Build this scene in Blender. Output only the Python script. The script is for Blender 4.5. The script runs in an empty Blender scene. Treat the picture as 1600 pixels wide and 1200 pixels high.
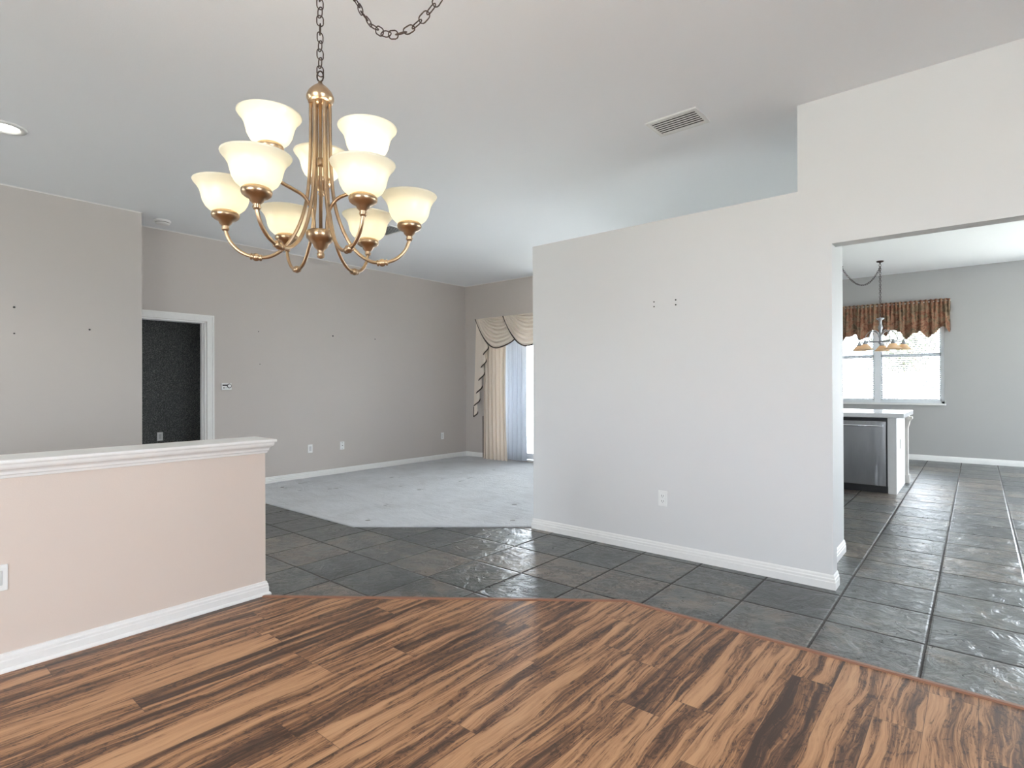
import bpy, bmesh, math, random
from mathutils import Vector, Matrix, noise
random.seed(7)
C = bpy.context.scene.collection
PI = math.pi

# ------------------------------------------------------------------ camera
H = 1.28
YAW, PITCH, ROLL = 0.6981, 0.0027, -0.0038
F = Vector((-math.sin(YAW)*math.cos(PITCH), math.cos(YAW)*math.cos(PITCH), math.sin(PITCH)))
R = Vector((math.cos(YAW), math.sin(YAW), 0)); U = R.cross(F)
cr, sr = math.cos(ROLL), math.sin(ROLL)
R, U = cr*R + sr*U, -sr*R + cr*U
cam_data = bpy.data.cameras.new('camera')
cam = bpy.data.objects.new('camera', cam_data); C.objects.link(cam)
cam.matrix_world = Matrix(((R.x, U.x, -F.x, 0), (R.y, U.y, -F.y, 0), (R.z, U.z, -F.z, H), (0, 0, 0, 1)))
cam_data.sensor_width = 36; cam_data.lens = 866.23/1600*36
cam_data.clip_start = 0.05; cam_data.clip_end = 300
bpy.context.scene.camera = cam

# ------------------------------------------------------------------ world, exposure
sc = bpy.context.scene
sc.view_settings.view_transform = 'Standard'; sc.view_settings.look = 'None'
sc.view_settings.gamma = 1; sc.view_settings.use_curve_mapping = False
sc.view_settings.exposure = 0.37
w = bpy.data.worlds.new('overcast_sky'); sc.world = w; w.use_nodes = True
bg = w.node_tree.nodes['Background']
bg.inputs[0].default_value = (0.83, 0.915, 1.0, 1); bg.inputs[1].default_value = 14
sun = bpy.data.lights.new('sun', 'SUN'); sun.energy = 90; sun.angle = .03; sun.color = (1, .96, .9)
sun_o = bpy.data.objects.new('sun', sun); C.objects.link(sun_o)
sun_o.rotation_euler = Vector((-.30, .05, -.9)).to_track_quat('-Z', 'Y').to_euler()
try:
    sc.cycles.max_bounces = 10; sc.cycles.diffuse_bounces = 7; sc.cycles.transparent_max_bounces = 16
    sc.cycles.caustics_reflective = False; sc.cycles.sample_clamp_indirect = 6
except Exception: pass

def portal(x0, y0, z0, x1, y1, z1, inward):
    """daylight portal filling a window opening (guides sky light; emits nothing itself)"""
    l = bpy.data.lights.new('daylight_portal', 'AREA'); l.shape = 'RECTANGLE'
    c = Vector(((x0+x1)/2, (y0+y1)/2, (z0+z1)/2)); inward = Vector(inward)
    l.size = max(abs(x1-x0), abs(y1-y0)); l.size_y = abs(z1-z0)
    l.cycles.is_portal = True
    o = bpy.data.objects.new('daylight_portal', l); C.objects.link(o)
    o.location = c; o.rotation_euler = inward.to_track_quat('-Z', 'Y').to_euler()

# dimensions of the place (metres; camera stands at x=0,y=0)
YW, XWL, XWJ, ZW, ZC, XJ, ZO = 3.934, -3.053, -0.884, 2.525, 3.083, -0.692, 2.159
YK, ZK, XL, YL = 11.559, 3.175, -3.356, 1.636
XD, YF, XN, YN = -7.129, 7.19, -6.604, 1.93
YB, XR = -2.9, 3.2          # walls behind and to the right of the camera
portal(-1.0, YB, .6, 1.0, YB, 2.3, (0, 1, 0))
portal(-5.6, YB, .25, -4.6, YB, 2.4, (0, 1, 0))
portal(XR, -.7, .6, XR, .9, 2.3, (-1, 0, 0))
portal(-6.45, YF, .05, -3.2, YF, 2.35, (0, -1, 0))
portal(-5.4, YF, 2.42, -3.2, YF, 2.9, (0, -1, 0))
portal(-2.27, YK, .96, -.41, YK, 2.6, (0, -1, 0))
portal(.95, YK, .06, 2.85, YK, 2.35, (0, -1, 0))
portal(XR, 7.6, .05, XR, 9.4, 2.3, (-1, 0, 0))

# ------------------------------------------------------------------ material helpers
class NT:
    def __init__(s, name):
        s.m = bpy.data.materials.new(name); s.m.use_nodes = True; s.t = s.m.node_tree
        s.b = s.t.nodes['Principled BSDF']; s.out = s.t.nodes['Material Output']
    def n(s, typ, **k):
        o = s.t.nodes.new(typ)
        for a, v in k.items(): setattr(o, a, v)
        return o
    def put(s, sock, v):
        if isinstance(v, bpy.types.NodeSocket): s.t.links.new(v, sock)
        elif v is not None: sock.default_value = v
    def math(s, op, a, b=None, c=None):
        o = s.n('ShaderNodeMath', operation=op)
        for i, v in enumerate((a, b, c)):
            if v is not None: s.put(o.inputs[i], v)
        return o.outputs[0]
    def obj(s): return s.n('ShaderNodeTexCoord').outputs['Object']
    def sep(s, v):
        o = s.n('ShaderNodeSeparateXYZ'); s.put(o.inputs[0], v); return o.outputs
    def comb(s, x, y, z):
        o = s.n('ShaderNodeCombineXYZ')
        for i, v in enumerate((x, y, z)): s.put(o.inputs[i], v)
        return o.outputs[0]
    def noise(s, v, scale, detail=3, rough=.5, dist=0):
        o = s.n('ShaderNodeTexNoise'); s.put(o.inputs['Vector'], v)
        o.inputs['Scale'].default_value = scale; o.inputs['Detail'].default_value = detail
        o.inputs['Roughness'].default_value = rough; o.inputs['Distortion'].default_value = dist
        return o.outputs['Fac']
    def white(s, v):
        o = s.n('ShaderNodeTexWhiteNoise', noise_dimensions='3D'); s.put(o.inputs['Vector'], v); return o.outputs
    def ramp(s, f, stops, interp='LINEAR'):
        o = s.n('ShaderNodeValToRGB'); s.put(o.inputs[0], f); cr = o.color_ramp; cr.interpolation = interp
        while len(cr.elements) < len(stops): cr.elements.new(.5)
        for e, (p, c) in zip(cr.elements, stops):
            e.position = p; e.color = (*c, 1) if len(c) == 3 else c
        return o.outputs[0]
    def mix(s, f, a, b, blend='MIX'):
        o = s.n('ShaderNodeMix', data_type='RGBA', blend_type=blend)
        s.put(o.inputs[0], f)
        for i, v in ((6, a), (7, b)):
            if isinstance(v, tuple) and len(v) == 3: v = (*v, 1)
            s.put(o.inputs[i], v)
        return o.outputs[2]
    def bump(s, h, strength=.3, dist=.01):
        o = s.n('ShaderNodeBump'); s.put(o.inputs['Height'], h)
        o.inputs['Strength'].default_value = strength; o.inputs['Distance'].default_value = dist
        s.t.links.new(o.outputs[0], s.b.inputs['Normal'])
    def set(s, **k):
        for a, v in k.items():
            nm = a.replace('_', ' ')
            if isinstance(v, tuple) and len(v) == 3: v = (*v, 1)
            s.put(s.b.inputs[nm], v)
        return s.m

def lin(r, g, b):
    f = lambda c: (c/255/12.92) if c/255 <= .04045 else ((c/255+.055)/1.055)**2.4
    return (f(r), f(g), f(b))

def paint(name, col, rough=.6, tex=.12, spec=.35):
    t = NT(name); o = t.obj()
    t.bump(t.noise(o, 140, 3, .6), tex, .002)
    v = t.noise(o, 1.3, 2)
    c = t.mix(t.math('MULTIPLY', v, .25), tuple(x*1.03 for x in col), tuple(x*.94 for x in col))
    t.put(t.b.inputs['Base Color'], c)
    return t.set(Roughness=rough, Specular_IOR_Level=spec)

def plain(name, col, rough=.5, metal=0., spec=.5, var=.04):
    t = NT(name); o = t.obj(); v = t.noise(o, 25, 2)
    t.put(t.b.inputs['Base Color'], t.mix(v, tuple(x*(1-var) for x in col), tuple(min(1, x*(1+var)) for x in col)))
    return t.set(Roughness=rough, Metallic=metal, Specular_IOR_Level=spec)

M = {}
M['ceiling'] = paint('ceiling_paint', (.87, .885, .91), .7, .25)
M['kitchen_ceiling'] = paint('kitchen_ceiling_paint', (.94, .945, .95), .7, .2)
M['white_wall'] = paint('white_wall_paint', (.71, .71, .71), .55)
M['greige_wall'] = paint('dimmed_greige_wall', (.535, .49, .46), .6)  # white wall's paint again, with its dimmer light put into the colour
M['near_wall'] = paint('dimmed_taupe_wall', (.50, .465, .44), .6)  # same paint, toned darker for the dim left side
M['half_wall'] = paint('beige_wall_paint', (.68, .585, .52), .5)
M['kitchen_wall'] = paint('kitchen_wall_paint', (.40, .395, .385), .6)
M['trim'] = plain('white_trim_paint', (.84, .83, .81), .35)
M['plate'] = plain('white_plastic', (.85, .85, .84), .3)
M['dark_slot'] = plain('dark_recess', (.03, .03, .03), .6)
M['darkened'] = None
M['white_lacquer'] = plain('white_cabinet_lacquer', (.8, .8, .8), .35)
M['pilaster'] = plain('greige_pilaster_paint', (.45, .43, .4), .4)
M['counter'] = plain('pale_counter', (.82, .83, .84), .12)
M['black'] = plain('black_plastic', (.012, .012, .013), .35)
M['chain'] = plain('dark_bronze', (.045, .03, .026), .45, .7)
M['nickel'] = plain('brushed_nickel', (.33, .34, .36), .35, .9)
M['chrome'] = plain('bright_steel', (.75, .76, .78), .2, 1.)
M['vinyl'] = plain('white_vinyl', (.8, .82, .84), .35)
M['trim_metal'] = plain('painted_vent', (.78, .78, .77), .4)
M['strip'] = plain('reddish_wood_strip', lin(140, 98, 78), .35)
M['mulch'] = plain('lawn', (.55, .55, .50), .9)
M['patio'] = plain('pale_patio_concrete', (.6, .59, .56), .8)
M['leaf'] = plain('green_leaves', (.16, .18, .13), .6, var=.4)
M['bark'] = plain('grey_bark', (.2, .16, .13), .8)

t = NT('antique_brass'); o = t.obj()
v = t.noise(o, 30, 3)
t.put(t.b.inputs['Base Color'], t.mix(v, (.33, .23, .145), (.55, .41, .27)))
M['brass'] = t.set(Metallic=1., Roughness=.3)

t = NT('darkened_room_wall'); o = t.obj()  # darkness of the unlit room put into the colour, mottled with grain
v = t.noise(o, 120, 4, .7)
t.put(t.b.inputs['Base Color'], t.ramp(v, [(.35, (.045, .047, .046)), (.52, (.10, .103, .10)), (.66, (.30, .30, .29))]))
M['darkened'] = t.set(Roughness=.9, Specular_IOR_Level=.1)

# stainless steel with slightly wavy panel
t = NT('stainless_steel'); o = t.obj(); x, y, z = t.sep(o)
v = t.noise(t.comb(t.math('MULTIPLY', x, 400), y, t.math('MULTIPLY', z, 3)), 1, 2)
t.put(t.b.inputs['Base Color'], t.mix(v, (.30, .30, .31), (.38, .38, .39)))
wv = t.noise(t.comb(t.math('MULTIPLY', x, 9), y, t.math('MULTIPLY', z, 1.2)), 1, 2)
t.bump(wv, .6, .012)
M['steel'] = t.set(Metallic=1., Roughness=.24)

# laminate planks, running along y
PW, PL_ = .1565, 1.21
t = NT('laminate_planks'); o = t.obj(); x, y, z = t.sep(o)
xr = t.math('DIVIDE', t.math('ADD', x, .002+PW*60), PW)
row = t.math('FLOOR', xr)
rr = t.white(t.comb(row, 3.3, 0))[0]
yr = t.math('ADD', t.math('DIVIDE', y, PL_), t.math('ADD', t.math('MULTIPLY', rr, 7.0), 40))
seg = t.math('FLOOR', yr)
idv = t.comb(row, seg, 1.7)
wn = t.white(idv)
wc = t.sep(wn[1])
gx = t.math('ADD', x, t.math('MULTIPLY', wc[0], 31)); gy = t.math('ADD', y, t.math('MULTIPLY', wc[1], 57))
warp = t.noise(t.comb(t.math('MULTIPLY', gx, 4), t.math('MULTIPLY', gy, 2.2), 0), 1, 2)
wx = t.math('ADD', t.math('MULTIPLY', gx, 19), t.math('MULTIPLY', warp, 1.5))
big = t.noise(t.comb(wx, t.math('MULTIPLY', gy, .8), 0), 1, 3, .6, .45)
fine = t.noise(t.comb(t.math('MULTIPLY', wx, 3.4), t.math('MULTIPLY', gy, 3.4), 5), 1, 6, .75, 1.3)
knot = t.noise(t.comb(t.math('MULTIPLY', gx, 24), t.math('MULTIPLY', gy, 13), 9), 1, 5, .6, 2.2)
f = t.math('ADD', t.math('MULTIPLY', big, .60), t.math('MULTIPLY', fine, .42))
f = t.math('ADD', f, t.math('MULTIPLY', t.math('SUBTRACT', wc[2], .5), .09))
f = t.math('SUBTRACT', f, t.math('MULTIPLY', t.math('MULTIPLY', t.math('GREATER_THAN', knot, .56), t.math('LESS_THAN', f, .53)), .05))
col = t.ramp(f, [(.385, lin(60, 43, 34)), (.435, lin(84, 59, 44)), (.475, lin(112, 79, 57)), (.515, lin(140, 101, 72)), (.55, lin(172, 129, 94)), (.64, lin(194, 150, 112))])
fx = t.math('FRACT', xr); fy = t.math('FRACT', yr)
ex = t.math('MULTIPLY', t.math('MINIMUM', fx, t.math('SUBTRACT', 1, fx)), PW)
ey = t.math('MULTIPLY', t.math('MINIMUM', fy, t.math('SUBTRACT', 1, fy)), PL_)
edge = t.math('MINIMUM', ex, ey)
gap = t.math('LESS_THAN', edge, .0012)
col = t.mix(t.math('MULTIPLY', gap, .6), col, lin(60, 42, 36))
t.put(t.b.inputs['Base Color'], col)
hgt = t.math('ADD', t.math('MULTIPLY', t.math('MINIMUM', edge, .003), 60), t.math('MULTIPLY', fine, .25))
t.bump(hgt, .25, .002)
M['planks'] = t.set(Roughness=.36, Specular_IOR_Level=.32)

# slate-look tiles on a square grid
TX, TY = .438, .4555
t = NT('slate_tiles'); o = t.obj(); x, y, z = t.sep(o)
xr = t.math('DIVIDE', t.math('ADD', x, .637+TX*40), TX); yr = t.math('DIVIDE', t.math('SUBTRACT', y, 3.391-TY*40), TY)
cx, cy = t.math('FLOOR', xr), t.math('FLOOR', yr)
wc = t.sep(t.white(t.comb(cx, cy, 4.1))[1])
tx = t.comb(t.math('ADD', x, t.math('MULTIPLY', wc[0], 41)), t.math('ADD', y, t.math('MULTIPLY', wc[1], 37)), t.math('MULTIPLY', wc[2], 11))
n1 = t.noise(tx, 4.2, 5, .62, 1.0)
n2 = t.noise(tx, 11, 5, .6, 1.4)
tone = t.math('ADD', t.math('MULTIPLY', n1, .85), t.math('MULTIPLY', t.math('SUBTRACT', wc[2], .54), .36))
col = t.ramp(tone, [(.20, lin(50, 55, 57)), (.34, lin(70, 75, 75)), (.45, lin(92, 94, 91)), (.55, lin(110, 102, 93)), (.68, lin(128, 115, 104))])
crk = t.noise(tx, 8, 5, .65, 2.2)
vein = t.math('MULTIPLY', t.math('SUBTRACT', 1, t.math('MINIMUM', t.math('MULTIPLY', t.math('ABSOLUTE', t.math('SUBTRACT', crk, .5)), 13), 1)), t.math('MULTIPLY', t.math('GREATER_THAN', t.noise(tx, 5, 3), .47), .85))
col = t.mix(vein, col, lin(34, 33, 32))
fx = t.math('FRACT', xr); fy = t.math('FRACT', yr)
wob = t.math('MULTIPLY', t.math('SUBTRACT', t.noise(o, 30, 3), .5), .006)
ex = t.math('MULTIPLY', t.math('MINIMUM', fx, t.math('SUBTRACT', 1, fx)), TX)
ey = t.math('MULTIPLY', t.math('MINIMUM', fy, t.math('SUBTRACT', 1, fy)), TY)
edge = t.math('ADD', t.math('MINIMUM', ex, ey), wob)
grout = t.math('LESS_THAN', edge, .0062)
col = t.mix(grout, col, lin(44, 38, 34))
t.put(t.b.inputs['Base Color'], col)
cleft = t.noise(t.comb(t.math('ADD', x, t.math('MULTIPLY', wc[0], 9)), t.math('MULTIPLY', t.math('ADD', y, t.math('MULTIPLY', wc[1], 9)), 1.0), 2), 7, 5, .6, 1.8)
terr = t.math('ADD', t.math('MULTIPLY', t.math('FLOOR', t.math('MULTIPLY', crk, 8)), .10), t.math('MULTIPLY', cleft, .9))
hgt = t.math('ADD', terr, t.math('MULTIPLY', t.math('MINIMUM', edge, .014), 30))
t.bump(hgt, .8, .014)
rgh = t.math('ADD', .20, t.math('MULTIPLY', n2, .22))
t.put(t.b.inputs['Roughness'], t.math('MAXIMUM', rgh, t.math('MULTIPLY', grout, .8)))
M['tiles'] = t.set(Specular_IOR_Level=.9)

t = NT('cut_pile_carpet'); o = t.obj()
n1 = t.noise(o, 2.2, 3, .6, .5); n2 = t.noise(o, 160, 3, .7)
x, y, z = t.sep(o)
n3 = t.noise(t.comb(t.math('MULTIPLY', x, 3), t.math('MULTIPLY', y, 12), 0), 1, 4, .7, 1.5)
f = t.math('ADD', t.math('MULTIPLY', n1, .4), t.math('ADD', t.math('MULTIPLY', n2, .35), t.math('MULTIPLY', n3, .25)))
t.put(t.b.inputs['Base Color'], t.ramp(f, [(.34, (.66, .66, .67)), (.5, (.80, .815, .84)), (.66, (.90, .91, .94))]))
t.bump(t.math('ADD', n2, t.math('MULTIPLY', n3, 2.2)), 1.0, .018)
M['carpet'] = t.set(Roughness=.95, Specular_IOR_Level=.1, Sheen_Weight=.3)

# window glass: thin pane
t = NT('clear_glass'); t.t.nodes.remove(t.b)
fr = t.n('ShaderNodeFresnel'); fr.inputs[0].default_value = 1.45
tr = t.n('ShaderNodeBsdfTransparent'); gl = t.n('ShaderNodeBsdfGlossy'); gl.inputs['Roughness'].default_value = 0.0
mx = t.n('ShaderNodeMixShader'); t.t.links.new(fr.outputs[0], mx.inputs[0])
t.t.links.new(tr.outputs[0], mx.inputs[1]); t.t.links.new(gl.outputs[0], mx.inputs[2]); t.t.links.new(mx.outputs[0], t.out.inputs[0])
M['glass'] = t.m

def translucent(name, col, tw=.5, rough=.8, glossy=0.):
    t = NT(name); t.t.nodes.remove(t.b); o = t.obj(); v = t.noise(o, 20, 2)
    c = t.mix(v, tuple(a*.96 for a in col), col)
    d = t.n('ShaderNodeBsdfDiffuse'); l = t.n('ShaderNodeBsdfTranslucent')
    t.put(d.inputs[0], c); t.put(l.inputs[0], c)
    mx = t.n('ShaderNodeMixShader'); mx.inputs[0].default_value = tw
    t.t.links.new(d.outputs[0], mx.inputs[1]); t.t.links.new(l.outputs[0], mx.inputs[2])
    last = mx.outputs[0]
    if glossy:
        g = t.n('ShaderNodeBsdfGlossy'); g.inputs['Roughness'].default_value = .25
        m2 = t.n('ShaderNodeMixShader'); m2.inputs[0].default_value = glossy
        t.t.links.new(last, m2.inputs[1]); t.t.links.new(g.outputs[0], m2.inputs[2]); last = m2.outputs[0]
    t.t.links.new(last, t.out.inputs[0])
    return t.m
M['shade'] = translucent('frosted_cream_glass', (.90, .88, .78), .55, glossy=.05)
M['shade_tan'] = translucent('frosted_tan_glass', (.85, .66, .45), .4, glossy=.04)
M['blind'] = translucent('white_blind_slats', (.60, .62, .65), .12)
M['vblind'] = translucent('white_vertical_slats', (.86, .89, .94), .34)
M['drape'] = translucent('cream_satin_drape', (.80, .71, .62), .06)

t = NT('floral_valance_cloth'); o = t.obj()
n1 = t.noise(o, 7, 3, .6, 1.5); n2 = t.noise(o, 26, 3, .6, 1)
c = t.ramp(n1, [(.36, lin(96, 84, 68)), (.46, lin(132, 112, 92)), (.54, lin(138, 104, 84)), (.62, lin(116, 74, 60)), (.7, lin(110, 98, 78))], 'LINEAR')
c = t.mix(t.math('MULTIPLY', t.math('GREATER_THAN', n2, .6), .55), c, lin(52, 40, 34))
t.put(t.b.inputs['Base Color'], c); M['valance'] = t.set(Roughness=.9, Specular_IOR_Level=.1)

M['fringe'] = plain('brown_fringe', (.06, .045, .035), .9)

def glow(name, col, s):
    t = NT(name); o = t.obj(); v = t.noise(o, 5, 1)
    c = t.mix(v, col, col)
    t.put(t.b.inputs['Emission Color'], c)
    return t.set(Emission_Strength=s, Base_Color=(.9, .9, .9))
M['bulb'] = glow('lit_bulb', (1., .89, .74), 50)
M['can_bulb'] = glow('lit_ceiling_bulb', (1., .95, .86), 9)

# ------------------------------------------------------------------ mesh helpers
class MB:
    def __init__(s): s.b = bmesh.new()
    def face(s, pts, smooth=False):
        f = s.b.faces.new([s.b.verts.new(p) for p in pts]); f.smooth = smooth
    def box(s, x0, y0, z0, x1, y1, z1, bev=0.):
        m = Matrix.Translation(((x0+x1)/2, (y0+y1)/2, (z0+z1)/2)) @ Matrix.Diagonal((abs(x1-x0), abs(y1-y0), abs(z1-z0), 1))
        g = bmesh.ops.create_cube(s.b, size=1, matrix=m)
        if bev:
            es = list({e for v in g['verts'] for e in v.link_edges})
            bmesh.ops.bevel(s.b, geom=es, offset=bev, segments=2, affect='EDGES', profile=.6)
        return s
    def prism(s, poly, z0, z1):
        """polygon in xy extruded in z"""
        a = [s.b.verts.new((x, y, z0)) for x, y in poly]; c = [s.b.verts.new((x, y, z1)) for x, y in poly]
        n = len(poly); s.b.faces.new(a[::-1]); s.b.faces.new(c)
        for i in range(n): s.b.faces.new((a[i], a[(i+1) % n], c[(i+1) % n], c[i]))
        return s
    def sweep(s, path, prof, caps=True):
        """profile (out, z) swept along an xy path with mitred corners; 'out' is to the right of travel"""
        n = len(path); rings = []
        for i, (px, py) in enumerate(path):
            d0 = Vector((px-path[i-1][0], py-path[i-1][1])).normalized() if i else None
            d1 = Vector((path[i+1][0]-px, path[i+1][1]-py)).normalized() if i < n-1 else None
            if d0 is None: d0 = d1
            if d1 is None: d1 = d0
            n0, n1 = Vector((d0.y, -d0.x)), Vector((d1.y, -d1.x))
            m = (n0+n1); m = m/ max(.2, m.dot(n0))
            rings.append([s.b.verts.new((px+m.x*o, py+m.y*o, z)) for o, z in prof])
        k = len(prof)
        for a, c in zip(rings, rings[1:]):
            for j in range(k): s.b.faces.new((a[j], a[(j+1) % k], c[(j+1) % k], c[j]))
        if caps: s.b.faces.new(rings[0]); s.b.faces.new(rings[-1][::-1])
        return s
    def lathe(s, prof, seg=24, mat=None, closed=False):
        mat = mat or Matrix()
        rings = []
        for r, z in prof:
            if r < 1e-5: rings.append([s.b.verts.new(mat @ Vector((0, 0, z)))])
            else: rings.append([s.b.verts.new(mat @ Vector((r*math.cos(2*PI*i/seg), r*math.sin(2*PI*i/seg), z))) for i in range(seg)])
        pr = list(zip(rings, rings[1:])) + ([(rings[-1], rings[0])] if closed else [])
        for a, c in pr:
            for i in range(seg):
                q = [a[i % len(a)], a[(i+1) % len(a)], c[(i+1) % len(c)], c[i % len(c)]]
                q = list(dict.fromkeys(q))
                if len(q) > 2:
                    f = s.b.faces.new(q); f.smooth = True
        return s
    def tube(s, pts, r, seg=8, closed=False):
        pts = [Vector(p) for p in pts]; n = len(pts); rings = []; nrm = None
        for i, p in enumerate(pts):
            if closed: d = (pts[(i+1) % n]-pts[i-1]).normalized()
            else: d = (pts[min(i+1, n-1)]-pts[max(i-1, 0)]).normalized()
            if nrm is None:
                nrm = d.orthogonal().normalized()
            nrm = (nrm-d*nrm.dot(d)).normalized(); bn = d.cross(nrm)
            rad = r[i] if isinstance(r, (list, tuple)) else r
            rings.append([s.b.verts.new(p+rad*(math.cos(2*PI*k/seg)*nrm+math.sin(2*PI*k/seg)*bn)) for k in range(seg)])
        pairs = list(zip(rings, rings[1:]))
        for a, c in pairs:
            for k in range(seg):
                f = s.b.faces.new((a[k], a[(k+1) % seg], c[(k+1) % seg], c[k])); f.smooth = True
        if closed:
            a, c = rings[-1], rings[0]
            off = min(range(seg), key=lambda q: sum((a[k].co-c[(k+q) % seg].co).length for k in range(seg)))
            for k in range(seg):
                f = s.b.faces.new((a[k], a[(k+1) % seg], c[(k+1+off) % seg], c[(k+off) % seg])); f.smooth = True
        else:
            s.b.faces.new(rings[0][::-1]); s.b.faces.new(rings[-1])
        return s
    def grid(s, fn, nu, nv, smooth=True):
        vs = [[s.b.verts.new(fn(i/nu, j/nv)) for j in range(nv+1)] for i in range(nu+1)]
        for i in range(nu):
            for j in range(nv):
                f = s.b.faces.new((vs[i][j], vs[i+1][j], vs[i+1][j+1], vs[i][j+1])); f.smooth = smooth
        return s
    def done(s, name, mat, parent=None, origin=None, solid=0.):
        bmesh.ops.recalc_face_normals(s.b, faces=s.b.faces)
        me = bpy.data.meshes.new(name)
        if origin is not None: bmesh.ops.translate(s.b, verts=s.b.verts, vec=-Vector(origin))
        s.b.to_mesh(me); s.b.free()
        me.materials.append(M[mat] if isinstance(mat, str) else mat)
        o = bpy.data.objects.new(name, me); C.objects.link(o)
        if origin is not None: o.location = origin
        if parent: o.parent = parent
        if solid:
            md = o.modifiers.new('thickness', 'SOLIDIFY'); md.thickness = solid; md.offset = 0
        return o

def thing(name, label, cat, loc=(0, 0, 0), group=None, rot=0):
    o = bpy.data.objects.new(name, None); C.objects.link(o); o.location = loc; o.rotation_euler = (0, 0, rot)
    o.empty_display_size = .05
    return tag(o, label, cat, group)
def tag(o, label, cat, group=None):
    o['label'] = label; o['category'] = cat
    if group: o['group'] = group
    return o
def struct(o, label=None, cat=None):
    o['kind'] = 'structure'
    if label: o['label'] = label
    if cat: o['category'] = cat
    return o
def copy_tree(o, parent=None):
    c = o.copy(); C.objects.link(c)
    if parent: c.parent = parent
    for ch in list(o.children): copy_tree(ch, c)
    return c

# ------------------------------------------------------------------ shell
# floors
b = MB().prism([(XN-.2, YB), (XR, YB), (XR, YK+.1), (-3.05, YK+.1), (-3.05, YF+.1), (-9.0, YF+.1), (-9.0, YN-.4), (XN-.2, YN-.4)], -.12, 0)
struct(b.done('floor', 'tiles'), 'slate look tile floor of foyer, passage and kitchen', 'floor')
wood = [(XL, YB), (XR, YB), (XR, 2.992), (-1.60, 2.945), (-3.29, 1.64), (XL, 1.64)]
struct(MB().prism(wood, -.02, .004).done('floor', 'planks'), 'two tone brown laminate plank floor in front of the tiles', 'floor')
# carpet as fine grid with furniture dents pressed into it
dents = [(-6.76, 3.51), (-6.66, 3.51), (-6.84, 3.80), (-6.83, 3.88), (-6.36, 3.53), (-6.18, 3.82), (-6.15, 3.90), (-6.25, 4.83), (-6.20, 4.93), (-5.61, 4.47), (-5.27, 4.49), (-4.87, 3.68), (-4.45, 3.16), (-5.63, 5.21), (-5.29, 5.22), (-5.61, 6.25), (-4.97, 6.20), (-6.24, 5.91), (-3.81, 4.57), (-3.38, 4.03), (-5.38, 5.47)]
b = bmesh.new()
nx, ny = 200, 210; x0, x1, y0, y1 = XD, XWL, 2.90, YF
vs = [[b.verts.new((x0+(x1-x0)*i/nx, y0+(y1-y0)*j/ny, .012)) for j in range(ny+1)] for i in range(nx+1)]
for i in range(nx):
    for j in range(ny): b.faces.new((vs[i][j], vs[i+1][j], vs[i+1][j+1], vs[i][j+1])).smooth = True
def cut(bm, a, c):
    d = Vector((c[0]-a[0], c[1]-a[1], 0)); nrm = Vector((d.y, -d.x, 0))
    g = list(bm.verts)+list(bm.edges)+list(bm.faces)
    bmesh.ops.bisect_plane(bm, geom=g, plane_co=(a[0], a[1], 0), plane_no=nrm, clear_outer=True)
cut(b, (-4.34, 2.92), (-3.05, 3.98))
cut(b, (XD, 2.90), (-4.34, 2.92))
edge = [e for e in b.edges if e.is_boundary]
g = bmesh.ops.extrude_edge_only(b, edges=edge)
bmesh.ops.translate(b, verts=[v for v in g['geom'] if isinstance(v, bmesh.types.BMVert)], vec=(0, 0, -.011))
for v in b.verts:
    if v.co.z > .01:
        v.co.z += .0035*noise.noise(Vector((v.co.x*2.2, v.co.y*7, 0)))
        for dx, dy in dents:
            q = ((v.co.x-dx)**2+(v.co.y-dy)**2)/.0016
            if q < 9: v.co.z -= .018*math.exp(-q)
me = bpy.data.meshes.new('floor'); b.to_mesh(me); b.free(); me.materials.append(M['carpet'])
o = bpy.data.objects.new('floor', me); C.objects.link(o)
struct(o, 'pale grey carpet with furniture dents in the far room', 'carpet')

# ceilings (the kitchen nook ceiling is slightly higher, stepping up beyond the passage)
struct(MB().prism([(XN-.6, YB), (XR, YB), (XR, 7.0), (-2.93, 7.0), (-2.93, YF+.1), (-9.0, YF+.1), (-9.0, YN-.4), (XN-.6, YN-.4)], ZC, ZC+.3).done('ceiling', 'ceiling'), 'smooth pale grey flat ceiling', 'ceiling')
struct(MB().box(-3.05, 7.0, ZK, XR, YK+.1, ZK+.21).done('ceiling', 'kitchen_ceiling'), 'white kitchen ceiling beyond the opening', 'ceiling')

def holed_wall(name, axis, c0, c1, u0, u1, z1, holes, mat, z0=0):
    """wall slab normal to axis between c0,c1; spans u0..u1; holes = [(ua,ub,za,zb)]"""
    b = MB()
    def bx(a, c, za, zb):
        if c-a < 1e-4 or zb-za < 1e-4: return
        if axis == 'x': b.box(c0, a, za, c1, c, zb)
        else: b.box(a, c0, za, c, c1, zb)
    cur = u0
    for ua, ub, za, zb in sorted(holes):
        bx(cur, ua, z0, z1); bx(ua, ub, z0, za); bx(ua, ub, zb, z1); cur = ub
    bx(cur, u1, z0, z1)
    return struct(b.done(name, mat))

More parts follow.
